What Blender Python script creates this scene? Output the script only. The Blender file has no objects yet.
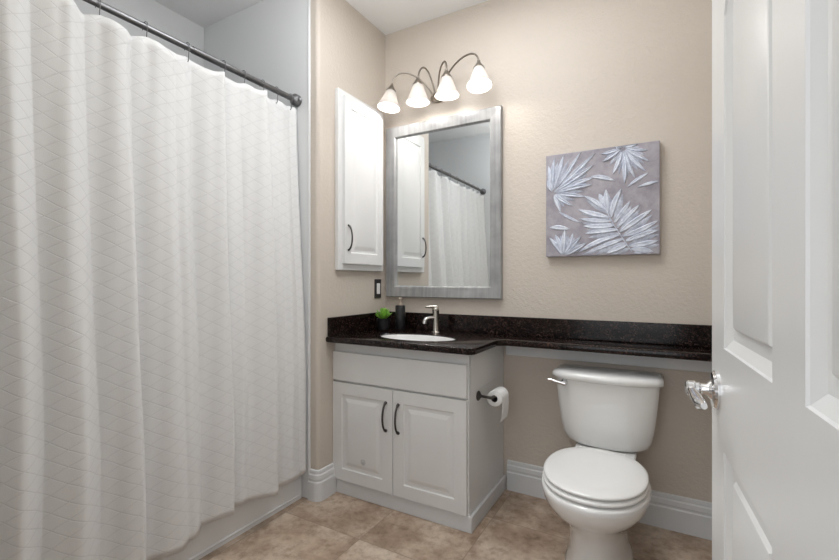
import bpy, bmesh, math, random
from mathutils import Vector, Matrix
random.seed(7)
PI = math.pi
S = bpy.context.scene
COL = S.collection

# ------------------------------------------------------------------ camera, world, lights, exposure
CAM_H = 1.17
cd = bpy.data.cameras.new('camera'); cam = bpy.data.objects.new('camera', cd); COL.objects.link(cam)
cam.location = (0, 0, CAM_H); cam.rotation_euler = (PI/2, 0, math.radians(29.57))
cd.sensor_width = 36; cd.lens = 431.7/839*36; cd.clip_start = .02
S.camera = cam
w = bpy.data.worlds.new('world'); S.world = w; w.use_nodes = True
w.node_tree.nodes['Background'].inputs[0].default_value = (.94, .97, 1, 1)
w.node_tree.nodes['Background'].inputs[1].default_value = .45
S.view_settings.view_transform = 'Standard'; S.view_settings.look = 'None'
S.view_settings.gamma = 1; S.view_settings.use_curve_mapping = False
S.view_settings.exposure = 0.35

def area(name, loc, rot, sx, sy, power, col):
    l = bpy.data.lights.new(name, 'AREA'); l.shape = 'RECTANGLE'; l.size = sx; l.size_y = sy
    l.energy = power; l.color = col
    o = bpy.data.objects.new(name, l); COL.objects.link(o); o.location = loc; o.rotation_euler = rot
    return o
# fill lamps, all unseen and added to raise the light level
area('hall_fill', (-.35, -.55, 1.45), (math.radians(86), 0, math.radians(8)), 1.1, 1.6, 7, (.92, .96, 1))  # added lamp behind the camera, filling the room through the doorway
area('overhead_fill', (-.80, 1.5, 2.74), (0, 0, 0), .6, .6, 12, (.94, .97, 1))  # added overhead fill, not a known ceiling fixture
area('bounce_fill', (-.72, .85, 2.05), (PI, 0, 0), 1.0, .6, 16, (.94, .97, 1))  # added upward lamp that brightens the ceiling for soft light below

# ------------------------------------------------------------------ materials
def nodes(name):
    m = bpy.data.materials.new(name); m.use_nodes = True
    nt = m.node_tree; return m, nt, nt.nodes['Principled BSDF']
def N(nt, t, **k):
    n = nt.nodes.new(t)
    for a, b in k.items(): setattr(n, a, b)
    return n
def coord(nt, scale=(1, 1, 1), out='Object'):
    tc = N(nt, 'ShaderNodeTexCoord'); mp = N(nt, 'ShaderNodeMapping')
    mp.inputs['Scale'].default_value = scale
    nt.links.new(tc.outputs[out], mp.inputs[0]); return mp.outputs[0]
def wcoord(nt, scale=(1, 1, 1)):
    g = N(nt, 'ShaderNodeNewGeometry'); mp = N(nt, 'ShaderNodeMapping')
    mp.inputs['Scale'].default_value = scale
    nt.links.new(g.outputs['Position'], mp.inputs[0]); return mp.outputs[0]
def noise(nt, vec, scale, detail=3, rough=.55):
    n = N(nt, 'ShaderNodeTexNoise'); n.inputs['Scale'].default_value = scale
    n.inputs['Detail'].default_value = detail; n.inputs['Roughness'].default_value = rough
    nt.links.new(vec, n.inputs['Vector']); return n.outputs['Fac']
def ramp(nt, fac, stops):
    r = N(nt, 'ShaderNodeValToRGB'); e = r.color_ramp.elements
    while len(e) < len(stops): e.new(.5)
    for i, (p, c) in enumerate(stops): e[i].position = p; e[i].color = (*c, 1)
    nt.links.new(fac, r.inputs[0]); return r.outputs[0]
def bump(nt, b, h, strength, dist):
    n = N(nt, 'ShaderNodeBump'); n.inputs['Strength'].default_value = strength; n.inputs['Distance'].default_value = dist
    nt.links.new(h, n.inputs['Height']); nt.links.new(n.outputs[0], b.inputs['Normal'])
def math_n(nt, op, a, b=None, c=None):
    n = N(nt, 'ShaderNodeMath', operation=op)
    for i, v in enumerate((a, b, c)):
        if v is None: continue
        if isinstance(v, (int, float)): n.inputs[i].default_value = v
        else: nt.links.new(v, n.inputs[i])
    return n.outputs[0]
def mixc(nt, fac, a, b, mode='MIX'):
    n = N(nt, 'ShaderNodeMix', data_type='RGBA', blend_type=mode)
    if isinstance(fac, (int, float)): n.inputs[0].default_value = fac
    else: nt.links.new(fac, n.inputs[0])
    for i, v in ((6, a), (7, b)):
        if isinstance(v, tuple): n.inputs[i].default_value = (*v, 1)
        else: nt.links.new(v, n.inputs[i])
    return n.outputs[2]
def plain(name, col, rough=.5, metal=0, var=.03, nscale=6, bstr=0, bscale=80, coat=0):
    """base colour with slight procedural variation"""
    m, nt, b = nodes(name)
    v = coord(nt)
    lo = tuple(c*(1-var) for c in col); hi = tuple(min(1, c*(1+var)) for c in col)
    nt.links.new(ramp(nt, noise(nt, v, nscale), [(.3, lo), (.7, hi)]), b.inputs['Base Color'])
    b.inputs['Roughness'].default_value = rough; b.inputs['Metallic'].default_value = metal
    if coat: b.inputs['Coat Weight'].default_value = coat; b.inputs['Coat Roughness'].default_value = .08
    if bstr: bump(nt, b, noise(nt, v, bscale, 2), bstr, .002)
    return m

def wall_mat():
    m, nt, b = nodes('beige_wall_paint'); v = wcoord(nt)
    nt.links.new(ramp(nt, noise(nt, v, 1.5), [(.3, (.555, .495, .43)), (.7, (.575, .515, .45))]), b.inputs['Base Color'])
    b.inputs['Roughness'].default_value = .62
    h = math_n(nt, 'ADD', noise(nt, v, 55, 2), math_n(nt, 'MULTIPLY', noise(nt, v, 130, 1), .5))
    bump(nt, b, h, .45, .005); return m
def floor_mat():
    m, nt, b = nodes('travertine_tile'); v = wcoord(nt)
    sx = N(nt, 'ShaderNodeSeparateXYZ'); nt.links.new(v, sx.inputs[0])
    T = .4625
    def axis(o, off):
        f = math_n(nt, 'DIVIDE', math_n(nt, 'ADD', o, off), T)
        fl = math_n(nt, 'FLOOR', f); fr = math_n(nt, 'SUBTRACT', f, fl)
        d = math_n(nt, 'ABSOLUTE', math_n(nt, 'SUBTRACT', fr, .5))
        return fl, math_n(nt, 'GREATER_THAN', d, .5-.0022/T)
    fx, gx = axis(sx.outputs[0], 1.197+10*T); fy, gy = axis(sx.outputs[1], 10*T-1.56)
    cb = N(nt, 'ShaderNodeCombineXYZ'); nt.links.new(fx, cb.inputs[0]); nt.links.new(fy, cb.inputs[1])
    wn = N(nt, 'ShaderNodeTexWhiteNoise', noise_dimensions='3D'); nt.links.new(cb.outputs[0], wn.inputs['Vector'])
    add = N(nt, 'ShaderNodeVectorMath', operation='MULTIPLY_ADD')
    nt.links.new(wn.outputs['Color'], add.inputs[0]); add.inputs[1].default_value = (9, 9, 9); nt.links.new(v, add.inputs[2])
    n1 = noise(nt, add.outputs[0], 4.2, 6, .62); n2 = noise(nt, add.outputs[0], 22, 5, .7)
    c1 = ramp(nt, n1, [(.30, (.25, .175, .125)), (.44, (.37, .275, .205)), (.56, (.48, .385, .305)), (.72, (.60, .52, .43))])
    c2 = ramp(nt, n2, [(.33, (.70, .64, .58)), (.50, (1, .99, .98)), (.68, (1.18, 1.17, 1.15))])
    c = mixc(nt, 1.0, c1, c2, 'MULTIPLY')
    tint = ramp(nt, wn.outputs['Value'], [(0, (.97, .97, .97)), (1, (1.03, 1.03, 1.02))])
    c = mixc(nt, 1.0, c, tint, 'MULTIPLY')
    g = math_n(nt, 'MAXIMUM', gx, gy)
    c = mixc(nt, math_n(nt, 'MULTIPLY', g, .55), c, (.20, .15, .11))
    nt.links.new(c, b.inputs['Base Color']); b.inputs['Roughness'].default_value = .42
    h = math_n(nt, 'SUBTRACT', math_n(nt, 'MULTIPLY', n2, .15), g); bump(nt, b, h, .4, .002)
    return m
def granite_mat():
    m, nt, b = nodes('black_brown_granite'); v = wcoord(nt)
    vo = N(nt, 'ShaderNodeTexVoronoi'); vo.inputs['Scale'].default_value = 190; nt.links.new(v, vo.inputs['Vector'])
    sp = N(nt, 'ShaderNodeSeparateColor'); nt.links.new(vo.outputs['Color'], sp.inputs[0])
    c1 = ramp(nt, sp.outputs[0], [(0, (.003, .0025, .0025)), (.5, (.008, .005, .0045)), (.70, (.022, .0115, .0095)), (.93, (.042, .024, .020)), (1, (.055, .04, .036))])
    c2 = ramp(nt, noise(nt, v, 28, 5, .7), [(.38, (.35, .35, .35)), (.62, (1.25, 1.2, 1.2))])
    nt.links.new(mixc(nt, 1, c1, c2, 'MULTIPLY'), b.inputs['Base Color'])
    b.inputs['Roughness'].default_value = .16; b.inputs['Specular IOR Level'].default_value = .3; return m
def curtain_mat():
    m, nt, b = nodes('white_diamond_weave_cloth')
    uv = N(nt, 'ShaderNodeUVMap'); uv.uv_map = 'UVMap'
    sx = N(nt, 'ShaderNodeSeparateXYZ'); nt.links.new(uv.outputs[0], sx.inputs[0])
    a = math_n(nt, 'DIVIDE', sx.outputs[0], .095); c = math_n(nt, 'DIVIDE', sx.outputs[1], .054)
    wob = math_n(nt, 'MULTIPLY', noise(nt, uv.outputs[0], 9, 2), .25)
    def lines(k):
        f = math_n(nt, 'ADD', math_n(nt, 'ADD' if k > 0 else 'SUBTRACT', c, a), wob)
        fr = math_n(nt, 'FRACT', math_n(nt, 'ADD', f, 100))
        d = math_n(nt, 'ABSOLUTE', math_n(nt, 'SUBTRACT', fr, .5))
        mr = N(nt, 'ShaderNodeMapRange', interpolation_type='SMOOTHSTEP')
        nt.links.new(d, mr.inputs[0]); mr.inputs[1].default_value = 0; mr.inputs[2].default_value = .06
        return mr.outputs[0]
    l = math_n(nt, 'MINIMUM', lines(1), lines(-1))
    fine = noise(nt, uv.outputs[0], 260, 2)
    col = mixc(nt, l, (.725, .725, .72), (.80, .80, .795))
    nt.links.new(col, b.inputs['Base Color']); b.inputs['Roughness'].default_value = .9
    b.inputs['Sheen Weight'].default_value = .15
    bump(nt, b, math_n(nt, 'ADD', l, math_n(nt, 'MULTIPLY', fine, .5)), .45, .0018)
    tr = N(nt, 'ShaderNodeBsdfTranslucent'); tr.inputs[0].default_value = (.8, .8, .8, 1)
    mx = N(nt, 'ShaderNodeMixShader'); mx.inputs[0].default_value = .12
    out = nt.nodes['Material Output']
    nt.links.new(b.outputs[0], mx.inputs[1]); nt.links.new(tr.outputs[0], mx.inputs[2]); nt.links.new(mx.outputs[0], out.inputs[0])
    return m
def brushed_mat():
    m, nt, b = nodes('brushed_silver_frame'); v = coord(nt, (3, 3, 3))
    v2 = coord(nt, (45, 2, 2)); v3 = coord(nt, (9, 2, 9))
    f = math_n(nt, 'MULTIPLY', math_n(nt, 'ADD', noise(nt, v2, 1, 3), noise(nt, v3, 1, 3)), .5)
    c = ramp(nt, f, [(.36, (.28, .285, .29)), (.64, (.45, .455, .46))])
    nt.links.new(c, b.inputs['Base Color']); b.inputs['Metallic'].default_value = .55
    nt.links.new(ramp(nt, noise(nt, v, 3), [(.3, (.3, .3, .3)), (.7, (.42, .42, .42))]), b.inputs['Roughness'])
    return m
def art_mat(name, a, c, s=30):
    m, nt, b = nodes(name); v = coord(nt)
    nt.links.new(ramp(nt, noise(nt, v, s, 4, .65), [(.35, a), (.65, c)]), b.inputs['Base Color'])
    b.inputs['Roughness'].default_value = .5
    bump(nt, b, noise(nt, v, 60, 3), .5, .003); return m
def glass_shade_mat():
    m, nt, b = nodes('lit_frosted_glass'); v = coord(nt)
    nt.links.new(ramp(nt, noise(nt, v, 18, 3), [(.3, (.60, .57, .54)), (.7, (.70, .67, .64))]), b.inputs['Base Color'])
    b.inputs['Roughness'].default_value = .35
    b.inputs['Emission Color'].default_value = (1, .93, .88, 1); b.inputs['Emission Strength'].default_value = .06
    tr = N(nt, 'ShaderNodeBsdfTranslucent'); tr.inputs[0].default_value = (.42, .395, .37, 1)
    mx = N(nt, 'ShaderNodeMixShader'); mx.inputs[0].default_value = .35; out = nt.nodes['Material Output']
    nt.links.new(b.outputs[0], mx.inputs[1]); nt.links.new(tr.outputs[0], mx.inputs[2]); nt.links.new(mx.outputs[0], out.inputs[0])
    return m
def emis(name, col, st):
    m, nt, b = nodes(name); b.inputs['Base Color'].default_value = (*col, 1)
    b.inputs['Emission Color'].default_value = (*col, 1); b.inputs['Emission Strength'].default_value = st; return m

M = dict(
    wall=wall_mat(), floor=floor_mat(), granite=granite_mat(), curtain=curtain_mat(), frame=brushed_mat(),
    ceiling=plain('white_ceiling_paint', (.80, .80, .79), .85, var=.01, bstr=.2, bscale=60),
    alcove=plain('white_shower_surround', (.72, .73, .735), .3, var=.015, nscale=2),
    trim=plain('white_trim_paint', (.66, .665, .67), .4, var=.015),
    cab=plain('white_cabinet_paint', (.72, .72, .715), .38, var=.015),
    door=plain('white_door_paint', (.74, .74, .73), .32, var=.012, bstr=.12, bscale=35),
    tub=plain('white_tub_enamel', (.80, .81, .82), .18, var=.01, coat=.3),
    porcelain=plain('white_porcelain', (.80, .80, .79), .12, var=.008, coat=.5),
    seat=plain('white_seat_plastic', (.84, .84, .83), .22, var=.008),
    chrome=plain('chrome', (.78, .78, .79), .09, 1, .02),
    nickel=plain('brushed_nickel', (.60, .565, .51), .26, 1, .05),
    bronze=plain('dark_bronze', (.075, .07, .068), .35, .8, .12),
    pewter=plain('dark_pewter', (.20, .20, .205), .33, .9, .1),
    antique=plain('antique_nickel', (.30, .265, .225), .32, .9, .08),
    mirror=plain('mirror_silvering', (.80, .82, .82), .012, 1, .002),
    black=plain('matte_black_ceramic', (.012, .012, .013), .42, var=.1),
    leaf=plain('succulent_green', (.20, .42, .055), .45, var=.35, nscale=30),
    soil=plain('potting_soil', (.03, .02, .013), .9, var=.4, nscale=80),
    paper=plain('white_tissue', (.84, .84, .83), .95, var=.015, bstr=.25, bscale=120),
    card=plain('brown_card_core', (.05, .04, .035), .9),
    plate=plain('white_switch_plastic', (.78, .77, .75), .35),
    tan=plain('tan_pump_plastic', (.52, .44, .36), .3, .3),
    artbg=art_mat('mauve_grey_canvas_paint', (.25, .235, .27), (.40, .375, .41), 14),
    artunder=art_mat('slate_blue_leaf_paint', (.33, .35, .43), (.55, .58, .67), 40),
    artleaf=art_mat('pale_blue_leaf_paint', (.50, .54, .65), (.74, .78, .86), 26),
    glass=glass_shade_mat(), bulb=emis('lit_bulb', (1, .94, .88), 5.0),
    greymark=plain('mottled_grey', (.50, .50, .50), .6, var=.2, nscale=60),
)

# ------------------------------------------------------------------ geometry helpers
def link(name, bm, mat, parent=None, smooth=False, bevel=0, seg=2, auto=35):
    bmesh.ops.recalc_face_normals(bm, faces=bm.faces[:])
    me = bpy.data.meshes.new(name); bm.to_mesh(me); bm.free()
    o = bpy.data.objects.new(name, me); COL.objects.link(o); me.materials.append(M[mat] if isinstance(mat, str) else mat)
    if parent: o.parent = parent
    if bevel:
        md = o.modifiers.new('bevel', 'BEVEL'); md.width = bevel; md.segments = seg; md.limit_method = 'ANGLE'; md.angle_limit = math.radians(40)
    if smooth:
        for p in me.polygons: p.use_smooth = True
        me.set_sharp_from_angle(angle=math.radians(auto))
    return o
def tag(o, label, cat=None, group=None):
    o['label'] = label
    if cat: o['category'] = cat
    if group: o['group'] = group
    return o
def thing(name, loc, label, cat, group=None, rz=0):
    o = bpy.data.objects.new(name, None); COL.objects.link(o); o.location = loc; o.rotation_euler = (0, 0, rz)
    o.empty_display_size = .05
    return tag(o, label, cat, group)
def struct(name, bm, mat, parent=None, **k):
    o = link(name, bm, mat, parent, **k)
    if not parent: o['kind'] = 'structure'
    return o
def box(bm, x0, x1, y0, y1, z0, z1):
    v = [bm.verts.new((x, y, z)) for x in (x0, x1) for y in (y0, y1) for z in (z0, z1)]
    for f in ((0, 1, 3, 2), (4, 6, 7, 5), (0, 4, 5, 1), (2, 3, 7, 6), (0, 2, 6, 4), (1, 5, 7, 3)):
        bm.faces.new([v[i] for i in f])
    return bm
def B(*a):
    bm = bmesh.new(); return box(bm, *a)
def loft(bm, rings, cap0=True, cap1=True, closed=True):
    R = [[bm.verts.new(p) for p in r] for r in rings]; n = len(R[0])
    for a, b in zip(R, R[1:]):
        for i in range(n if closed else n-1):
            j = (i+1) % n
            bm.faces.new((a[i], a[j], b[j], b[i]))
    if cap0: bm.faces.new(R[0][::-1])
    if cap1: bm.faces.new(R[-1])
    return bm
def lathe(bm, prof, n=32, mat=None, cap0=True, cap1=True):
    mat = mat or Matrix()
    rings = [[mat @ Vector((r*math.cos(2*PI*i/n), r*math.sin(2*PI*i/n), z)) for i in range(n)] for r, z in prof]
    return loft(bm, rings, cap0, cap1)
def tube(bm, pts, rad, n=10, caps=True):
    pts = [Vector(p) for p in pts]; rr = rad if isinstance(rad, (list, tuple)) else [rad]*len(pts)
    rings = []; up = None
    for i, p in enumerate(pts):
        t = (pts[min(i+1, len(pts)-1)]-pts[max(i-1, 0)]).normalized()
        if up is None:
            up = Vector((0, 0, 1)) if abs(t.z) < .9 else Vector((1, 0, 0))
        x = (up - t*up.dot(t)).normalized(); up = x; y = t.cross(x)
        rings.append([p + (x*math.cos(2*PI*k/n) + y*math.sin(2*PI*k/n))*rr[i] for k in range(n)])
    return loft(bm, rings, caps, caps)
def bez(p0, p1, p2, p3, n=14):
    p0, p1, p2, p3 = map(Vector, (p0, p1, p2, p3)); o = []
    for i in range(n+1):
        t = i/n; o.append(p0*(1-t)**3 + p1*3*t*(1-t)**2 + p2*3*t*t*(1-t) + p3*t**3)
    return o
def rrect(cx, cy, hx, hy, r, z, k=6):
    o = []
    for (sx, sy, a0) in ((1, 1, 0), (-1, 1, PI/2), (-1, -1, PI), (1, -1, 1.5*PI)):
        for i in range(k+1):
            a = a0 + PI/2*i/k
            o.append((cx+sx*(hx-r)+r*math.cos(a), cy+sy*(hy-r)+r*math.sin(a), z))
    return o
def align(d):
    return Vector((0, 0, 1)).rotation_difference(Vector(d)).to_matrix().to_4x4()
def offset_poly(poly, d):
    n = len(poly); out = []
    for i in range(n):
        p0 = Vector(poly[i-1]); p = Vector(poly[i]); p1 = Vector(poly[(i+1) % n])
        e0 = (p-p0).normalized(); e1 = (p1-p).normalized()
        n0 = Vector((-e0.y, e0.x)); n1 = Vector((-e1.y, e1.x)); m = (n0+n1).normalized()
        out.append(tuple(p + m*(d/max(.35, m.dot(n0)))))
    return out
def panel_slab(W, H, t, panels, profile):
    """board in the xz plane, front face at y=0, back at y=t; each panel outline (counter-clockwise) sinks by profile rings"""
    bm = bmesh.new()
    def loop(pts, y): return [bm.verts.new((p[0], y, p[1])) for p in pts]
    outer = [(0, 0), (W, 0), (W, H), (0, H)]
    of = loop(outer, 0); ob = loop(outer, t)
    edges = [bm.edges.new((of[i], of[(i+1) % 4])) for i in range(4)]
    heads = []
    for P in panels:
        vs = loop(P, 0); heads.append(vs)
        edges += [bm.edges.new((vs[i], vs[(i+1) % len(vs)])) for i in range(len(vs))]
    bmesh.ops.triangle_fill(bm, use_beauty=True, edges=edges, normal=(0, -1, 0))
    for P, vs in zip(panels, heads):
        prev = vs
        for ins, dep in profile:
            cur = loop(offset_poly(P, ins), dep)
            for i in range(len(cur)):
                j = (i+1) % len(cur); bm.faces.new((prev[i], prev[j], cur[j], cur[i]))
            prev = cur
        bm.faces.new(prev)
    for i in range(4):
        j = (i+1) % 4; bm.faces.new((of[i], of[j], ob[j], ob[i]))
    bm.faces.new(ob)
    return bm

# ------------------------------------------------------------------ room shell
XL, YB, YE, XR, ZC = -1.592, 2.351, 1.72, .25, 2.775
XA, YN, YF = -2.55, .21, .13
XT = -1.692
struct('floor', B(-2.7, .4, -1.6, 2.5, -.06, 0), 'floor')
struct('ceiling', B(-2.7, .4, -.0, 2.5, ZC, ZC+.06), 'ceiling')
bm = bmesh.new()    # stub wall with a rounded outer corner
r = .022; pts = [(XL, 2.45), (-2.7, 2.45), (-2.7, YE)] + [(XL-r+r*math.sin(a), YE+r-r*math.cos(a)) for a in [PI/2*i/8 for i in range(9)]]
loft(bm, [[(x, y, z) for x, y in pts] for z in (0, ZC)])
struct('wall_left', bm, 'wall', smooth=True, auto=30)
struct('wall_back', B(XL, XR, YB, 2.45, 0, ZC), 'wall')
struct('wall_right', B(XR, .35, .01, 2.45, 0, ZC), 'wall')
bm = B(-1.655, -.74, .01, YF, 0, ZC); box(bm, .15, XR, .01, YF, 0, ZC); box(bm, -.74, .15, .01, YF, 2.06, ZC)
struct('wall_front', bm, 'wall')
struct('wall_alcove_side', B(-2.7, XA, .01, YE, 0, ZC), 'alcove')
struct('wall_alcove_near', B(XA, -1.655, .01, YN, 0, ZC), 'alcove')
bm = B(XA, -1.655, YE-.008, YE, 0, ZC)
struct('wall_alcove_far', bm, 'alcove', bevel=.003)
bm = bmesh.new(); tube(bm, [(-1.652, YE-.004, .12), (-1.652, YE-.004, ZC)], .008, 12)
struct('trim_1', bm, 'trim', smooth=True)

# baseboards (profiled)
BBP = [(0, 0), (.017, 0), (.017, .098), (.013, .104), (.013, .112), (.015, .116), (.013, .135), (.008, .142), (.009, .150), (.006, .160), (0, .163)]
def baseboard(name, path):
    bm = bmesh.new(); rings = []
    P = [Vector(p) for p in path]
    for i, p in enumerate(P):
        a = (P[i]-P[i-1]).normalized() if i else None; b = (P[i+1]-P[i]).normalized() if i < len(P)-1 else None
        na = Vector((a.y, -a.x)) if a else None; nb = Vector((b.y, -b.x)) if b else None
        if na and nb: m = (na+nb).normalized(); m = m/m.dot(na)
        else: m = na or nb
        rings.append([(p.x+m.x*d, p.y+m.y*d, z) for d, z in BBP])
    loft(bm, rings, True, True)
    return struct(name, bm, 'trim', smooth=True, auto=25)
baseboard('baseboard_back', [(-.765, YB), (XR, YB)])
baseboard('baseboard_right', [(XR, 2.33), (XR, .15)])
arc = [(XL-r+r*math.sin(a), YE+r-r*math.cos(a)) for a in [PI/2*i/6 for i in range(7)]]
baseboard('baseboard_left', [(-1.648, YE)] + arc + [(XL, YE+.06), (XL, 1.844)])
# white door casing on the room side of the doorway, ledge cleat under the granite
bm = B(-.81, -.74, YF, YF+.018, 0, 2.13); box(bm, -.74, .15, YF, YF+.018, 2.06, 2.13)
struct('trim_2', bm, 'trim', bevel=.004)
bm = B(-.766, XR, YB-.03, YB, .755, .834)
struct('trim_3', bm, 'trim', bevel=.003)

# ------------------------------------------------------------------ entry door (open, at right)
D_W, D_H = .86, 2.03
dr = bpy.data.objects.new('door_1', None); COL.objects.link(dr); dr['kind'] = 'structure'
dr.location = (.0795, .9995, .012); dr.rotation_euler = (0, 0, math.radians(-86.1))
def arch(x0, x1, z0, zs, rise, left):
    pts = [(x0, z0), (x1, z0)]
    n = 12
    for i in range(n+1):
        s = i/n
        x = x1 + (x0-x1)*s
        q = (x-x0)/(x1-x0) if left else (x1-x)/(x1-x0)
        pts.append((x, zs + rise*math.sin(q*PI/2)**1.0))
    return pts
PL, PRr = (.112, .382), (.482, .752)
prof = [(.002, .003), (.004, .004), (.017, .0105), (.022, .011), (.034, .011), (.0385, .006), (.042, .005)]
panels = [arch(PL[0], PL[1], 1.042, 1.605, .22, True), arch(PRr[0], PRr[1], 1.042, 1.605, .22, False),
          [(PL[0], .22), (PL[1], .22), (PL[1], .868), (PL[0], .868)], [(PRr[0], .22), (PRr[1], .22), (PRr[1], .868), (PRr[0], .868)]]
link('door_leaf', panel_slab(D_W, D_H, .035, panels, prof), 'door', dr, smooth=True, auto=18)
dh = bpy.data.objects.new('lever_handle', None); COL.objects.link(dh); dh.parent = dr; dh.location = (.052, 0, .958)
for side in (1, -1):
    y0 = 0 if side == 1 else .035
    bm = bmesh.new(); lathe(bm, [(.035, 0), (.035, .004), (.031, .008), (.018, .010), (.014, .014)], 32, Matrix.Translation((0, y0, 0)) @ align((0, -side, 0)))
    o = link('rosette', bm, 'chrome', dh, smooth=True)
    bm = bmesh.new()
    lathe(bm, [(.0135, .010), (.0105, .018), (.0105, .026), (.013, .029), (.013, .034), (.0145, .036), (.0145, .045), (.010, .049), (.002, .050)], 24, Matrix.Translation((0, y0, 0)) @ align((0, -side, 0)))
    link('neck', bm, 'chrome', dh, smooth=True)
    bm = bmesh.new()
    tube(bm, [(-.004, y0-side*.040, 0), (.025, y0-side*.040, -.001), (.06, y0-side*.039, -.004), (.095, y0-side*.037, -.006), (.112, y0-side*.035, -.004)], [.007, .0075, .009, .0095, .005], 14)
    link('lever', bm, 'chrome', dh, smooth=True)
for z in (.25, 1.0, 1.78):
    bm = bmesh.new(); tube(bm, [(D_W+.004, -.004, z), (D_W+.004, -.004, z+.09)], .006, 10); link('hinge', bm, 'nickel', dr, smooth=True)

# ------------------------------------------------------------------ bathtub
t = thing('bathtub', ((XA+XT)/2, (YN+YE)/2, 0), 'white bathtub in the alcove, only its apron showing below the curtain', 'bathtub')
hx, hy = (XT-XA)/2-.002, (YE-.008-YN)/2-.002
bm = bmesh.new(); rg = []
for ins, rr_, z in ((0, .012, 0), (0, .012, .37), (.004, .014, .385), (.012, .018, .39), (.07, .10, .39), (.085, .11, .38), (.105, .13, .30), (.15, .16, .12), (.20, .16, .09), (.30, .1, .085)):
    rg.append(rrect(0, -.004, hx-ins, hy-ins, rr_, z, 7))
loft(bm, rg); link('tub_body', bm, 'tub', t, smooth=True, auto=50)
bm = bmesh.new()
tube(bm, [(hx-.002, -hy+.02, .022), (hx-.002, hy-.03, .022)], .007, 8); link('base_bead', bm, 'tub', t, smooth=True)
bm = bmesh.new(); lathe(bm, [(.03, 0), (.03, .004), (.02, .006)], 20, Matrix.Translation((0, hy-.36, .086))); link('drain', bm, 'chrome', t, smooth=True)

# ------------------------------------------------------------------ shower rod, hooks, curtain
RX, RZ = -1.73, 2.14
t = thing('shower_rod', (RX, YN, RZ), 'dark pewter shower curtain rod spanning the tub alcove', 'curtain rod')
bm = bmesh.new(); tube(bm, [(0, .012, 0), (0, YE-YN-.02, 0)], .0125, 16); link('rod', bm, 'pewter', t, smooth=True)
bm = bmesh.new(); tube(bm, [(0, .9, 0), (0, YE-YN-.02, 0)], .0145, 16); link('outer_sleeve', bm, 'pewter', t, smooth=True)
for y, s in ((0, 1), (YE-YN-.008, -1)):
    bm = bmesh.new(); lathe(bm, [(.030, 0), (.031, .006), (.027, .014), (.027, .018), (.031, .022), (.030, .030), (.020, .040), (.016, .044)], 28, Matrix.Translation((0, y, 0)) @ align((0, s, 0)))
    link('flange', bm, 'pewter', t, smooth=True)

HY = [.27, .40, .52, .64, .761, .919, 1.086, 1.255, 1.361, 1.472, 1.56, 1.655]
CP = [(.235, .0), (.30, .045), (.35, .0), (.42, .05), (.47, .002), (.515, .05), (.575, .004), (.655, .058), (.725, .0), (.832, .056), (.870, .002),
      (.975, .050), (1.02, .030), (1.045, .034), (1.10, .0), (1.213, .056), (1.248, .004), (1.30, .014), (1.33, .010), (1.448, .066), (1.492, .0), (1.56, .004), (1.60, .014), (1.64, .004), (1.675, .012), (1.706, -.012)]
def ss(t): return t*t*(3-2*t)
def fold(y):
    if y <= CP[0][0]: return CP[0][1]
    for (a, fa), (b, fb) in zip(CP, CP[1:]):
        if y <= b:
            q = (y-a)/(b-a)
            return fa+(fb-fa)*((.55*q**2.2+.45*ss(q)) if fb < fa else (.6*math.sin(q*PI/2)+.4*ss(q)))
    return CP[-1][1]
NX, NZ = 620, 70
bm = bmesh.new(); uvl = bm.loops.layers.uv.new('UVMap')
z0, ztop = .125, 2.095
cols = [.235 + (1.706-.235)*i/NX for i in range(NX+1)]
# arc length at mid height for the weave
arcl = [0]
for i in range(NX): arcl.append(arcl[-1] + math.hypot(cols[i+1]-cols[i], (fold(cols[i+1])-fold(cols[i]))))
def sag(y):
    for a, b in zip(HY, HY[1:]):
        if a <= y <= b:
            q = (y-a)/(b-a); return math.sin(PI*q)**1.2*min(.023, .12*(b-a)+.003)
    return .004
grid = []
for j in range(NZ+1):
    v = j/NZ; row = []
    for i, y in enumerate(cols):
        top = ztop - sag(y); zb_ = z0 + .045*ss(min(1, max(0, (y-.85)/.4))) - .02*ss(min(1, max(0, (y-1.3)/.15))) + .005*math.sin(y*23); z = zb_ + (top-zb_)*v
        b_ = -1.655 - .072*ss(min(1, max(0, (z-.35)/1.75)))
        A = .80+.20*ss(min(1, max(0, (2.1-z)/.7)))
        yy = y + .007*math.sin(2.1*z+5*y) + .004*math.sin(5.3*z+11*y)*(1-v)
        small = .004*math.sin(y*55+z*1.3)*max(0, (z-1.2)) + .0018*math.sin(y*90-z*4)
        hook = 0
        if z > 1.75:
            for h in HY: hook -= .010*math.exp(-((y-h)/.018)**2)*(z-1.75)/.35
        X = b_ + A*fold(yy) + small + hook
        if z < .5: X = max(X, XT+.008)
        row.append(bm.verts.new((X, min(y + .006*(1-v)*(y > 1.5), 1.7085), z)))
    grid.append(row)
for j in range(NZ):
    for i in range(NX):
        f = bm.faces.new((grid[j][i], grid[j][i+1], grid[j+1][i+1], grid[j+1][i])); f.smooth = True
        for lp, (ii, jj) in zip(f.loops, ((i, j), (i+1, j), (i+1, j+1), (i, j+1))):
            lp[uvl].uv = (arcl[ii], grid[jj][ii].co.z)
me = bpy.data.meshes.new('shower_curtain'); bm.to_mesh(me); bm.free()
cur = bpy.data.objects.new('shower_curtain', me); COL.objects.link(cur); me.materials.append(M['curtain'])
md = cur.modifiers.new('thickness', 'SOLIDIFY'); md.thickness = .0016; md.offset = 0
tag(cur, 'white shower curtain with woven diamond lines hanging in folds outside the tub', 'shower curtain')
bm = bmesh.new()
pp = [(0+.017*math.sin(a), 0, .001+.017*math.cos(a)) for a in [(-.2+1.75*i/14)*PI for i in range(15)]]
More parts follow.
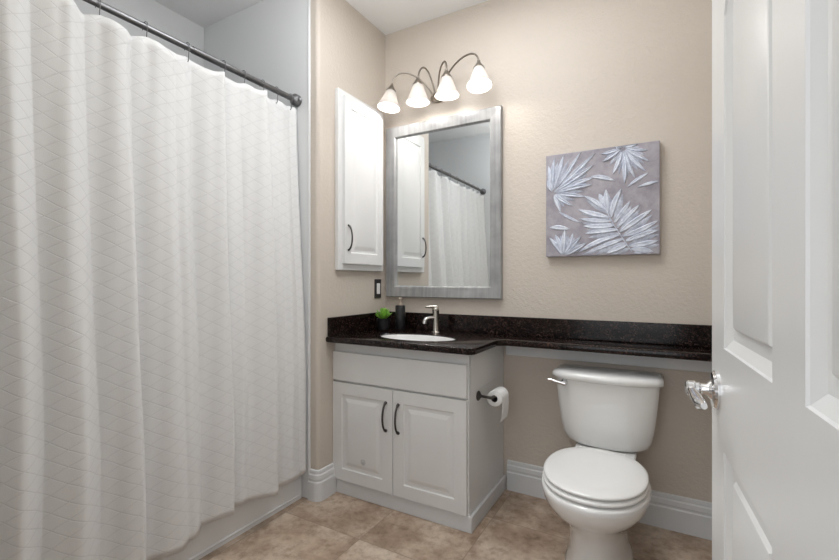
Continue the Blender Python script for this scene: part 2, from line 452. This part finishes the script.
tube(bm, [(-.006, 0, -.058), (.003, 0, -.066), (.010, 0, -.058), (.012, 0, -.03), (.018, 0, -.008)] + [(.0185*math.cos(a), 0, .0185*math.sin(a)) for a in [PI*1.15*i/12 for i in range(13)]], .0017, 8)
hook0 = link('curtain_hook', bm, 'pewter', smooth=True, auto=60)
for k, y in enumerate(HY):
    o = hook0 if k == 0 else hook0.copy()
    if k: COL.objects.link(o)
    o.location = (RX, y, RZ)
    o['category'] = 'curtain hook'; o['group'] = 'curtain hooks on the shower rod'
    o['label'] = 'thin dark metal curtain hook looped over the shower rod'
hook_lab = {4: 'curtain hook highest on the rod, at the top edge of the photo', 5: 'second curtain hook down the rod from the top edge of the photo',
    6: 'third curtain hook down the rod from the top edge of the photo', 7: 'fourth curtain hook down the rod, before the four close-set ones',
    8: 'curtain hook fourth from the far rod flange', 9: 'curtain hook third from the far rod flange', 10: 'curtain hook second from the far rod flange',
    11: 'curtain hook nearest the rod flange on the far tile wall'}
hooks = [o for o in COL.objects if o.name.startswith('curtain_hook')]
for o in hooks:
    k = min(range(len(HY)), key=lambda i: abs(HY[i]-o.location.y))
    if k in hook_lab: o['label'] = hook_lab[k]

# ------------------------------------------------------------------ vanity cabinet
VX0, VX1, VY = XL+.001, -.788, 1.854
t = thing('vanity_cabinet', ((VX0+VX1)/2, VY, 0), 'white sink cabinet with two raised panel doors under the dark granite top', 'cabinet')
t_off = Vector(t.location)
def L(x0, x1, y0, y1, z0, z1):
    return B(x0-t_off.x, x1-t_off.x, y0-t_off.y, y1-t_off.y, z0, z1)
bm = L(VX0, VX1, VY, YB-.002, .0, .56); 
o = link('carcass', L(VX0, VX1, VY, YB-.002, 0, .64), 'cab', t, bevel=.002)
bm = L(VX0, VX1, VY, VY+.008, .64, .834); box(bm, VX0-t_off.x, VX0+.018-t_off.x, .02, YB-.002-t_off.y, .64, .834); box(bm, VX1-.018-t_off.x, VX1-t_off.x, .02, YB-.002-t_off.y, .64, .834)
link('top_frame', bm, 'cab', t)
bm = L(VX0, VX1+.016, VY-.008, VY, 0, .075); box(bm, VX1-t_off.x, VX1+.016-t_off.x, 0, YB-.002-t_off.y, 0, .075)
link('skirting', bm, 'trim', t, bevel=.003)
o = link('false_drawer_front', L(VX0+.001, -.793, 1.834, VY, .622, .778), 'cab', t, bevel=.003)
cprof = [(.002, .004), (.006, .0055), (.022, .0055), (.040, .0005), (.043, 0)]
for (x0, x1) in ((VX0+.001, -1.1985), (-1.1945, -.793)):
    W, H = x1-x0, .612-.082
    bm = panel_slab(W, H, .02, [[(.062, .062), (W-.062, .062), (W-.062, H-.062), (.062, H-.062)]], cprof)
    d = link('door', bm, 'cab', t, smooth=True, auto=12); d.location = (x0-t_off.x, 1.834-t_off.y, .082)
    hxp = W-.04 if x0 < -1.3 else .032
    bm = bmesh.new(); zt, zb = .462, .318
    tube(bm, bez((hxp, 0, zt), (hxp, -.040, zt-.012), (hxp, -.046, zb+.012), (hxp, 0, zb), 18), [.0085, .008, .0065]+[.0052]*13+[.0065, .008, .0085], 10)
    link('pull_handle', bm, 'bronze', d, smooth=True, auto=60)
    if x0 < -1.3:
        bm = bmesh.new(); lathe(bm, [(.017, 0), (.017, .001), (.012, .0016)], 7, Matrix.Translation((W-.185, .001, .125)) @ align((0, -1, 0)))
        o = link('grey_mark', bm, 'greymark', d); o['label'] = 'small grey mark low on the left door'  # thin disc, only a mottled grey spot on the door panel

# ------------------------------------------------------------------ granite top (one slab, L-shaped) with sink cut-out
ZT, ZB_ = .866, .834
SC = (-1.148, 1.997); SR = (.220, .127)
t = thing('granite_countertop', (-1.16, 2.1, ZB_), 'dark brown granite counter over the cabinet, narrowing to a ledge above the toilet', 'countertop')
ox, oy, oz = t.location
outl = [(XL+.001, 1.778), (-.76, 1.778), (-.735, 1.803), (-.735, 2.10), (-.705, 2.13), (XR-.002, 2.13), (XR-.002, YB-.001), (XL+.001, YB-.001)]
bm = bmesh.new()
def plan(z, ins):
    o_ = offset_poly(outl, ins); return [bm.verts.new((x-ox, y-oy, z-oz)) for x, y in o_]
rings = []
for z, ins in ((ZB_, .006), (ZB_+.004, .001), (ZB_+.012, 0), (ZT-.010, 0), (ZT-.003, .003), (ZT, .009)):
    rings.append(plan(z, ins))
for a, b in zip(rings, rings[1:]):
    for i in range(len(a)):
        j = (i+1) % len(a); bm.faces.new((a[i], a[j], b[j], b[i]))
hl = []
NS = 48
for z in (ZB_, ZT-.004, ZT):
    e = .0 if z < ZT else .004
    hl.append([bm.verts.new((SC[0]-ox+(SR[0]+e)*math.cos(2*PI*i/NS), SC[1]-oy+(SR[1]+e)*math.sin(2*PI*i/NS), z-oz)) for i in range(NS)])
for a, b in zip(hl, hl[1:]):
    for i in range(NS):
        j = (i+1) % NS; bm.faces.new((a[i], a[j], b[j], b[i]))
def ed(vs): return [bm.edges.get((vs[i], vs[(i+1) % len(vs)])) for i in range(len(vs))]
bmesh.ops.triangle_fill(bm, use_beauty=True, edges=ed(rings[-1])+ed(hl[-1]), normal=(0, 0, 1))
bmesh.ops.triangle_fill(bm, use_beauty=True, edges=ed(rings[0])+ed(hl[0]), normal=(0, 0, -1))
link('slab', bm, 'granite', t, smooth=True, auto=28)
bm = B(XL+.021-ox, XR-.002-ox, YB-.021-oy, YB-.001-oy, ZT-oz, .966-oz)
link('backsplash', bm, 'granite', t, bevel=.003)
bm = B(XL+.001-ox, XL+.021-ox, 1.79-oy, YB-.001-oy, ZT-oz, .966-oz)
link('side_splash', bm, 'granite', t, bevel=.003)

t = thing('sink_basin', (SC[0], SC[1], .70), 'white oval undermount sink set into the granite counter', 'sink')
bm = bmesh.new(); rg = []
OUT = [(.004, .832), (.004, .80), (-.012, .75), (-.07, .708), (-.10, .694)]
INN = [(-.10, .702), (-.065, .716), (-.022, .752), (-.006, .80), (-.0045, ZT-.010), (-.003, ZT-.006), (-.001, ZT-.006), (-.001, .832)]
def ell(d, z): return [((SR[0]+d)*math.cos(2*PI*i/NS), (SR[1]+d)*math.sin(2*PI*i/NS), z-.70) for i in range(NS)]
seq = [ell(d, z) for d, z in INN + OUT]
loft(bm, seq); link('basin', bm, 'porcelain', t, smooth=True, auto=50)
bm = bmesh.new(); lathe(bm, [(.022, .0035), (.022, .007), (.015, .008), (.004, .010)], 20); link('drain', bm, 'chrome', t, smooth=True)

# faucet
FX, FY = -1.152, 2.222
t = thing('bathroom_faucet', (FX, FY, ZT), 'brushed nickel single hole faucet behind the oval sink', 'faucet')
bm = bmesh.new(); lathe(bm, [(.026, 0), (.026, .004), (.0215, .007), (.0205, .03), (.0195, .120), (.0205, .122), (.0205, .138), (.018, .141), (.004, .141)], 28); link('body', bm, 'nickel', t, smooth=True)
dx, dy = -.5, -.87     # spout direction
bm = bmesh.new()
pts = bez((0, 0, .085), (dx*.05, dy*.05, .087), (dx*.076, dy*.076, .088), (dx*.078, dy*.078, .055), 14)
tube(bm, pts, [.011]*8+[.0115]*7, 14); link('spout', bm, 'chrome', t, smooth=True, auto=60)
bm = bmesh.new()
tube(bm, [(0, 0, .146), (dx*.03, dy*.03, .149), (dx*.055, dy*.055, .150), (dx*.07, dy*.07, .150)], [.012, .008, .0062, .005], 12)
lathe(bm, [(.019, .141), (.019, .149), (.012, .153), (.002, .154)], 24); link('lever', bm, 'nickel', t, smooth=True, auto=60)

# soap dispenser
t = thing('soap_dispenser', (-1.42, 2.262, ZT), 'black cylindrical soap dispenser with a tan pump, beside the potted succulent', 'soap dispenser')
bm = bmesh.new(); lathe(bm, [(.029, 0), (.031, .003), (.031, .142), (.028, .147), (.014, .149)], 32); link('bottle', bm, 'black', t, smooth=True)
bm = bmesh.new(); lathe(bm, [(.013, .149), (.013, .161), (.006, .163), (.006, .186), (.011, .187), (.011, .196), (.003, .198)], 20)
tube(bm, [(0, 0, .191), (.012, -.03, .191), (.013, -.036, .186)], [.005, .004, .0035], 10); link('pump', bm, 'tan', t, smooth=True)

# succulent
t = thing('potted_succulent', (-1.492, 2.185, ZT), 'small green succulent in a black pot on the counter corner', 'potted plant')
bm = bmesh.new(); lathe(bm, [(.027, 0), (.031, .003), (.040, .045), (.042, .066), (.043, .069), (.040, .070), (.037, .060), (.003, .058)], 32); link('pot', bm, 'black', t, smooth=True)
bm = bmesh.new(); lathe(bm, [(.037, .052), (.037, .061), (.015, .064), (.002, .064)], 20); link('soil', bm, 'soil', t, smooth=True)
bm = bmesh.new()
for ring, (n_, tilt, ln) in enumerate(((9, 62, .064), (8, 40, .070), (6, 20, .068), (3, 7, .062))):
    for k in range(n_):
        a = 2*PI*k/n_ + ring*.37 + random.uniform(-.1, .1); ti = math.radians(tilt+random.uniform(-5, 5))
        d = Vector((math.cos(a)*math.sin(ti), math.sin(a)*math.sin(ti), math.cos(ti)))
        side = Vector((-math.sin(a), math.cos(a), 0)); up = d.cross(side)
        rings = []
        for s, wd in ((0, .3), (.2, .75), (.45, 1), (.7, .85), (.88, .45), (1, .06)):
            c = Vector((0, 0, .060)) + d*ln*s + Vector((0, 0, .012*s*s))
            rings.append([c + side*(.0125*wd*math.cos(b)) + up*(.0038*wd*math.sin(b)) for b in [2*PI*q/8 for q in range(8)]])
        loft(bm, rings)
link('leaves', bm, 'leaf', t, smooth=True, auto=60)

# ------------------------------------------------------------------ wall cabinet
CY0, CY1, CZ0, CZ1 = 1.852, 2.287, 1.225, 2.235
t = thing('wall_cabinet', (XL, (CY0+CY1)/2, CZ0), 'tall white wall cabinet with one raised panel door on the left wall', 'cabinet')
# local frame: x along +y of the room; front faces +x of the room
t.rotation_euler = (0, 0, PI/2)
W_, H_ = CY1-CY0, CZ1-CZ0
bm = B(-W_/2, W_/2, -.026, -.0005, 0, H_); link('face_frame', bm, 'cab', t, bevel=.004, seg=3)
bm = panel_slab(W_-.062, H_-.07, .020, [[(.055, .06), (W_-.117, .06), (W_-.117, H_-.13), (.055, H_-.13)]], [(.003, .004), (.007, .006), (.020, .006), (.040, .001), (.043, .0005)])
d = link('door', bm, 'cab', t, smooth=True, auto=12); d.location = (-W_/2+.034, -.046, .038)
bm = bmesh.new(); zb, zt = .075, .215; hxp = .028
tube(bm, bez((hxp, 0, zt), (hxp, -.035, zt-.01), (hxp, -.04, zb+.01), (hxp, 0, zb), 16), [.0065]+[.0055]*3+[.0045]*9+[.0055]*3+[.0065], 10)
link('pull_handle', bm, 'bronze', d, smooth=True, auto=60)

# switch
t = thing('rocker_switch', (XL, 2.262, 1.115), 'white rocker switch in a dark wall plate below the wall cabinet', 'switch'); t.rotation_euler = (0, 0, PI/2)
link('wall_plate', B(-.035, .035, -.006, -.0005, -.06, .06), 'bronze', t, bevel=.003)
link('rocker', B(-.017, .017, -.010, -.006, -.034, .034), 'plate', t, bevel=.002)

# ------------------------------------------------------------------ mirror
MX0, MX1, MZ0, MZ1 = -1.568, -.793, 1.062, 2.148
t = thing('wall_mirror', ((MX0+MX1)/2, YB, MZ0), 'large mirror in a wide brushed silver frame above the sink', 'mirror')
w2, hh = (MX1-MX0)/2, MZ1-MZ0
bm = bmesh.new(); rings = []
for ins, dep in ((.0, .001), (0, .026), (.004, .031), (.064, .026), (.070, .018), (.072, .012), (.072, .004)):
    rings.append([(-w2+ins, -dep, ins), (w2-ins, -dep, ins), (w2-ins, -dep, hh-ins), (-w2+ins, -dep, hh-ins)])
rings.append([(-w2+.01, -.001, .01), (w2-.01, -.001, .01), (w2-.01, -.001, hh-.01), (-w2+.01, -.001, hh-.01)])
loft(bm, rings, False, False); link('frame', bm, 'frame', t)
bm = B(-w2+.070, w2-.070, -.008, -.002, .070, hh-.070); link('mirror_glass', bm, 'mirror', t)

# ------------------------------------------------------------------ vanity light
LX, LZ = -1.195, 2.285
t = thing('vanity_light', (LX, YB, LZ), 'four arm antique nickel wall light with frosted bell shades above the mirror', 'wall light')
bm = bmesh.new()
rg = []
for s, y in ((1, -.001), (1, -.012), (.9, -.018), (.6, -.024)):
    rg.append([(.055*s*math.cos(a), y, .034*s*math.sin(a)) for a in [2*PI*i/32 for i in range(32)]])
loft(bm, rg); link('back_plate', bm, 'antique', t, smooth=True)
bm = bmesh.new(); lathe(bm, [(.022, 0), (.022, .012), (.014, .02), (.012, .034), (.006, .04)], 20, Matrix.Translation((0, -.02, 0)) @ align((0, -1, 0))); link('centre_knob', bm, 'antique', t, smooth=True)
shade0 = None
for k, (xx, tx, ty) in enumerate(((-.280, -.08, -.13), (-.086, -.0, 0), (.098, .03, .0), (.292, .10, -.17))):
    top = Vector((xx+.03+(.012 if xx < -.2 else 0), -.165, .058))
    up = Vector((tx, ty, -1)).normalized()      # direction the shade points
    s_ = 1 if xx > 0 else -1
    bm = bmesh.new()
    if abs(xx) > .2: pts = bez((s_*.028, -.03, .005), (s_*.08, -.09, .14), (top.x*.98, -.15, .195), top - up*.0, 22)
    else: pts = bez((s_*.012, -.035, .012), (s_*.025, -.08, .17), (top.x, -.14, .18), top - up*.0, 22)
    tube(bm, pts, .0052, 10); link('arm', bm, 'antique', t, smooth=True, auto=60)
    mt = Matrix.Translation(top) @ align(up)
    bm = bmesh.new(); lathe(bm, [(.004, -.018), (.009, -.012), (.009, -.004), (.013, .004), (.022, .020), (.031, .033), (.031, .037), (.010, .037)], 24, mt); link('socket_cup', bm, 'antique', t, smooth=True)
    bm = bmesh.new(); prof_o = [(.028, .034), (.034, .050), (.044, .080), (.056, .110), (.066, .129), (.0705, .138)]
    prof_i = [(.0675, .138), (.063, .128), (.053, .109), (.041, .080), (.031, .050), (.025, .036)]
    lathe(bm, prof_o+prof_i, 36, mt, False, False); link('lamp_shade', bm, 'glass', t, smooth=True, auto=60)
    bm = bmesh.new(); lathe(bm, [(.008, .038), (.011, .048), (.019, .062), (.023, .075), (.018, .087), (.010, .093), (.002, .095)], 20, mt); link('bulb', bm, 'bulb', t, smooth=True, auto=60)
    l = bpy.data.lights.new('bulb_light', 'POINT'); l.energy = 1.45; l.color = (1, .96, .92); l.shadow_soft_size = .02
    lo = bpy.data.objects.new('bulb_light', l); COL.objects.link(lo); lo.parent = t; lo.location = mt @ Vector((0, 0, .116))

# ------------------------------------------------------------------ canvas
AX0, AX1, AZ0, AZ1 = -.545, -.018, 1.292, 1.826
t = thing('canvas_painting', ((AX0+AX1)/2, YB, AZ0), 'square grey canvas with raised pale blue palm fronds above the toilet', 'painting')
aw, ah = AX1-AX0, AZ1-AZ0
link('canvas', B(-aw/2, aw/2, -.035, -.001, 0, ah), 'artbg', t, bevel=.003)
bm = bmesh.new()
def C2(px, py):   # zoomed crop coordinates -> canvas metres
    tx = (px-62)/460; ytop = 110+(50-110)*tx; ybot = 508+(493-508)*tx
    return Vector((-aw/2+tx*aw, (1-(py-ytop)/(ybot-ytop))*ah))
def clampv(p): return Vector((max(-aw/2+.004, min(aw/2-.004, p.x)), max(.004, min(ah-.004, p.y))))
bm2 = bmesh.new()
def leaflet(a, b, wd, lift=.006, bm=bm):
    d = b-a; ln = d.length; d = d/ln; n_ = Vector((-d.y, d.x)); rings = []
    bend = random.uniform(-.05, .05)*ln
    for s, q in ((0, .18), (.12, .55), (.3, .95), (.5, 1), (.7, .82), (.87, .45), (1, .04)):
        c = a + d*ln*s + n_*bend*math.sin(PI*s)
        pl = clampv(c + n_*wd*q); pr_ = clampv(c - n_*wd*q); cc = clampv(c); c1 = clampv(c+n_*wd*q*.55); c2 = clampv(c-n_*wd*q*.55)
        h = lift*(.35+.65*math.sin(PI*min(1, s*1.05)))
        rings.append([(pl.x, -.0345, pl.y), (c1.x, -.0355-h, c1.y), (cc.x, -.0352-h*.55, cc.y), (c2.x, -.0355-h*.85, c2.y), (pr_.x, -.0345, pr_.y)])
    loft(bm, rings, True, True, closed=True)
U = .00115
def fan(base, tips, wd):
    b = C2(*base)
    for k, tp in enumerate(tips[:-1]):
        e = (C2(*tp)+C2(*tips[k+1]))/2; leaflet(b+(e-b)*.1, b+(e-b)*.86, wd*1.0, .0035, bm2)
    for tp in tips:
        e = C2(*tp); st = b + (e-b)*.16; leaflet(st, e, wd*random.uniform(.85, 1.15), random.uniform(.008, .012))
fan((92, 258), [(272, 100), (268, 145), (272, 192), (262, 222), (232, 270), (178, 305), (128, 332), (215, 92), (140, 108), (100, 118), (74, 150), (70, 205)], .0125)
fan((385, 78), [(298, 102), (306, 132), (344, 182), (390, 218), (430, 196), (470, 170), (484, 132), (478, 88), (440, 62), (350, 66)], .0115)
def frond(stem, leaves, wd):
    P = [C2(*p) for p in stem]
    tube(bm, [(p.x, -.037, p.y) for p in P], .0022, 6)
    for a, b in leaves: leaflet(C2(a[0]+12, a[1]+14), C2(b[0]*.96+a[0]*.04+8, b[1]*.96+a[1]*.04+16), wd*1.1, .003, bm2)
    for a, b in leaves: leaflet(C2(*a), C2(*b), wd*random.uniform(.85, 1.15), random.uniform(.005, .009))
frond([(418, 484), (385, 435), (345, 375), (318, 318), (300, 262)],
      [((312, 300), (290, 258)), ((325, 330), (318, 240)), ((318, 322), (228, 266)), ((330, 350), (203, 320)), ((338, 365), (208, 356)), ((350, 382), (225, 385)), ((362, 400), (232, 415)),
       ((374, 418), (205, 488)), ((386, 436), (262, 484)), ((400, 458), (318, 492)), ((338, 350), (378, 238)), ((350, 372), (412, 285)), ((362, 392), (448, 300)), ((372, 408), (492, 320)),
       ((384, 425), (516, 362)), ((396, 444), (518, 400)), ((408, 462), (516, 440)), ((414, 474), (498, 484))], .0140)
fan((140, 506), [(78, 432), (104, 420), (146, 400), (182, 412), (216, 424), (236, 452)], .0135)
leaflet(C2(80, 392), C2(168, 398), .013, .007)
leaflet(C2(258, 190), C2(352, 206), .013, .007)
leaflet(C2(120, 330), C2(215, 372), .008, .005)
leaflet(C2(478, 178), C2(400, 232), .009, .005)
leaflet(C2(515, 210), C2(440, 232), .008, .005)
o = link('under_fronds', bm2, 'artunder', t, smooth=True, auto=60); o['label'] = 'darker slate blue leaves painted beneath the fronds'
o = link('painted_fronds', bm, 'artleaf', t, smooth=True, auto=60); o['label'] = 'raised pale blue palm leaves'

# ------------------------------------------------------------------ toilet
TX = -.240
t = thing('toilet', (TX, 1.95, 0), 'white two piece toilet with closed lid below the granite ledge', 'toilet')
def egg(cx, yb, yf, hw, z, n=44, p=2.25, wide=.50):
    """closed plan curve: yb back, yf front (yf<yb); widest at fraction `wide` from the back"""
    yc = yb-(yb-yf)*wide; o = []
    for i in range(n):
        a = 2*PI*i/n; c, s = math.cos(a), math.sin(a)
        x = hw*math.copysign(abs(c)**(2/p), c)
        if s >= 0: y = yc + (yb-yc)*abs(s)**(2/2.3)
        else: y = yc - (yc-yf)*abs(s)**(2/2.05)
        o.append((cx+x, y-1.95, z))
    return o
bm = bmesh.new(); rg = []
for z, yb_, yf_, hw in ((0, 2.22, 1.70, .125), (.012, 2.22, 1.695, .128), (.03, 2.21, 1.70, .120), (.10, 2.18, 1.715, .108), (.17, 2.16, 1.715, .108), (.215, 2.14, 1.695, .118), (.26, 2.12, 1.655, .142), (.295, 2.11, 1.605, .172), (.33, 2.10, 1.578, .190), (.36, 2.095, 1.568, .197), (.376, 2.095, 1.567, .198), (.384, 2.09, 1.573, .193), (.386, 2.07, 1.60, .165)):
    rg.append(egg(0, yb_, yf_, hw, z))
loft(bm, rg)
link('bowl', bm, 'porcelain', t, smooth=True, auto=60)
bm = bmesh.new(); loft(bm, [rrect(0, .235-.02, .13, .13, .04, z) for z in (.20, .385)]); link('tank_deck', bm, 'porcelain', t, smooth=True, bevel=.006)
def ringpart(name, z0_, z1_, yb_, yf_, hw, mat, dome=0):
    bm = bmesh.new(); rg = []
    for z, i in ((z0_, .012), (z0_+.003, .003), ((z0_+z1_)/2, 0), (z1_-.004, .003), (z1_, .012)):
        rg.append(egg(0, yb_-i, yf_+i, hw-i, z))
    if dome:
        rg.append(egg(0, yb_-.05, yf_+.07, hw-.06, z1_+dome)); rg.append(egg(0, yb_-.12, yf_+.16, hw-.13, z1_+dome*1.2))
    loft(bm, rg); return link(name, bm, mat, t, smooth=True, auto=70)
ringpart('seat', .389, .407, 2.06, 1.578, .192, 'seat')
ringpart('seat_lid', .410, .426, 2.06, 1.585, .190, 'seat', .003)
for s in (-.07, .07):
    bm = bmesh.new(); tube(bm, [(s-.025, .112, .405), (s+.025, .112, .405)], .012, 12); link('seat_hinge', bm, 'seat', t, smooth=True)
# tank: bowed front, tapering down with rounded lower corners
def tankring(hw, yf_, yb_, z, bow, n=20, rc=.03):
    o = []
    for i in range(n+1):     # front from left to right
        q = -1+2*i/n; e = abs(q)**6
        o.append((hw*q, yf_-bow*(1-q*q)+rc*e - 1.95, z))
    o += [(hw, yb_-1.95-.01, z), (hw-.01, yb_-1.95, z), (-hw+.01, yb_-1.95, z), (-hw, yb_-1.95-.01, z)]
    return o
bm = bmesh.new(); rg = []
for z, hw, yf_ in ((.388, .135, 2.185), (.392, .156, 2.175), (.406, .176, 2.168), (.435, .190, 2.162), (.49, .201, 2.158), (.57, .211, 2.154), (.65, .219, 2.150), (.698, .222, 2.148)):
    rg.append(tankring(hw, yf_, 2.325, z, .028))
loft(bm, rg); link('tank', bm, 'porcelain', t, smooth=True, auto=60)
bm = bmesh.new(); rg = []
for z, e in ((.696, .002), (.699, .010), (.706, .015), (.720, .0155), (.730, .009), (.735, -.004), (.737, -.03)):
    rg.append(tankring(.222+e, 2.148-e, 2.325+min(e, .005), z, .030))
loft(bm, rg); link('tank_lid', bm, 'porcelain', t, smooth=True, auto=60)
fl = bpy.data.objects.new('flush_lever', None); COL.objects.link(fl); fl.parent = t; fl.location = (-.176, .197-.012, .682)
bm = bmesh.new(); lathe(bm, [(.016, -.012), (.016, .006), (.011, .012), (.008, .022)], 20, align((0, -1, 0))); link('escutcheon', bm, 'chrome', fl, smooth=True)
bm = bmesh.new(); tube(bm, [(.008, -.024, -.002), (-.02, -.028, .004), (-.055, -.030, .010), (-.072, -.030, .012)], [.009, .008, .0085, .006], 12); link('lever', bm, 'chrome', fl, smooth=True, auto=60)

# ------------------------------------------------------------------ paper holder and roll
t = thing('paper_holder', (VX1, 1.965, .608), 'dark bronze toilet paper holder on the side of the sink cabinet', 'paper holder')
bm = bmesh.new(); lathe(bm, [(.024, .0005), (.024, .004), (.019, .009), (.010, .013), (.008, .018)], 28, align((1, 0, 0))); link('flange', bm, 'bronze', t, smooth=True)
bm = bmesh.new(); tube(bm, [(.012, 0, 0), (.055, 0, -.002), (.066, .002, -.003), (.070, .012, -.004), (.070, .03, -.004), (.070, .158, -.004)], [.006, .007, .008, .008, .007, .007], 12)
lathe(bm, [(.010, 0), (.012, .004), (.012, .010), (.004, .013)], 16, Matrix.Translation((.070, .154, -.004)) @ align((0, 1, 0))); link('arm', bm, 'bronze', t, smooth=True, auto=60)
t = thing('toilet_paper_roll', (VX1+.070, 2.0, .594), 'white toilet paper roll with a loose tail, on the bronze holder', 'toilet paper')
RR, RI = .038, .017
bm = bmesh.new(); n = 40
ringsP = []
for rad_, y in ((RI, 0), (RR-.002, 0), (RR, .002), (RR, .098), (RR-.002, .10), (RI, .10), (RI, 0)):
    ringsP.append([(rad_*math.cos(2*PI*i/n), y, rad_*math.sin(2*PI*i/n)) for i in range(n)])
loft(bm, ringsP, False, False); link('roll', bm, 'paper', t, smooth=True, auto=50)
bm = bmesh.new(); ringsP = []
for rad_, y in ((RI-.0002, .0), (RI-.0012, .0), (RI-.0012, .10), (RI-.0002, .10), (RI-.0002, 0)):
    ringsP.append([(rad_*math.cos(2*PI*i/n), y+(.0003 if y == 0 else -.0003), rad_*math.sin(2*PI*i/n)) for i in range(n)])
loft(bm, ringsP, False, False); link('core', bm, 'card', t, smooth=True)
bm = bmesh.new(); path = [(( RR+.0008)*math.sin(a), (RR+.0008)*math.cos(a)) for a in [PI/2*i/8 for i in range(9)]] + [(RR+.001, -.04), (RR-.001, -.075), (RR-.006, -.108)]
rings = [[(x, .001, z), (x+.0012, .001, z+.0002), (x+.0012, .099, z+.0002), (x, .099, z)] for x, z in path]
loft(bm, rings); link('loose_tail', bm, 'paper', t, smooth=True, auto=60)
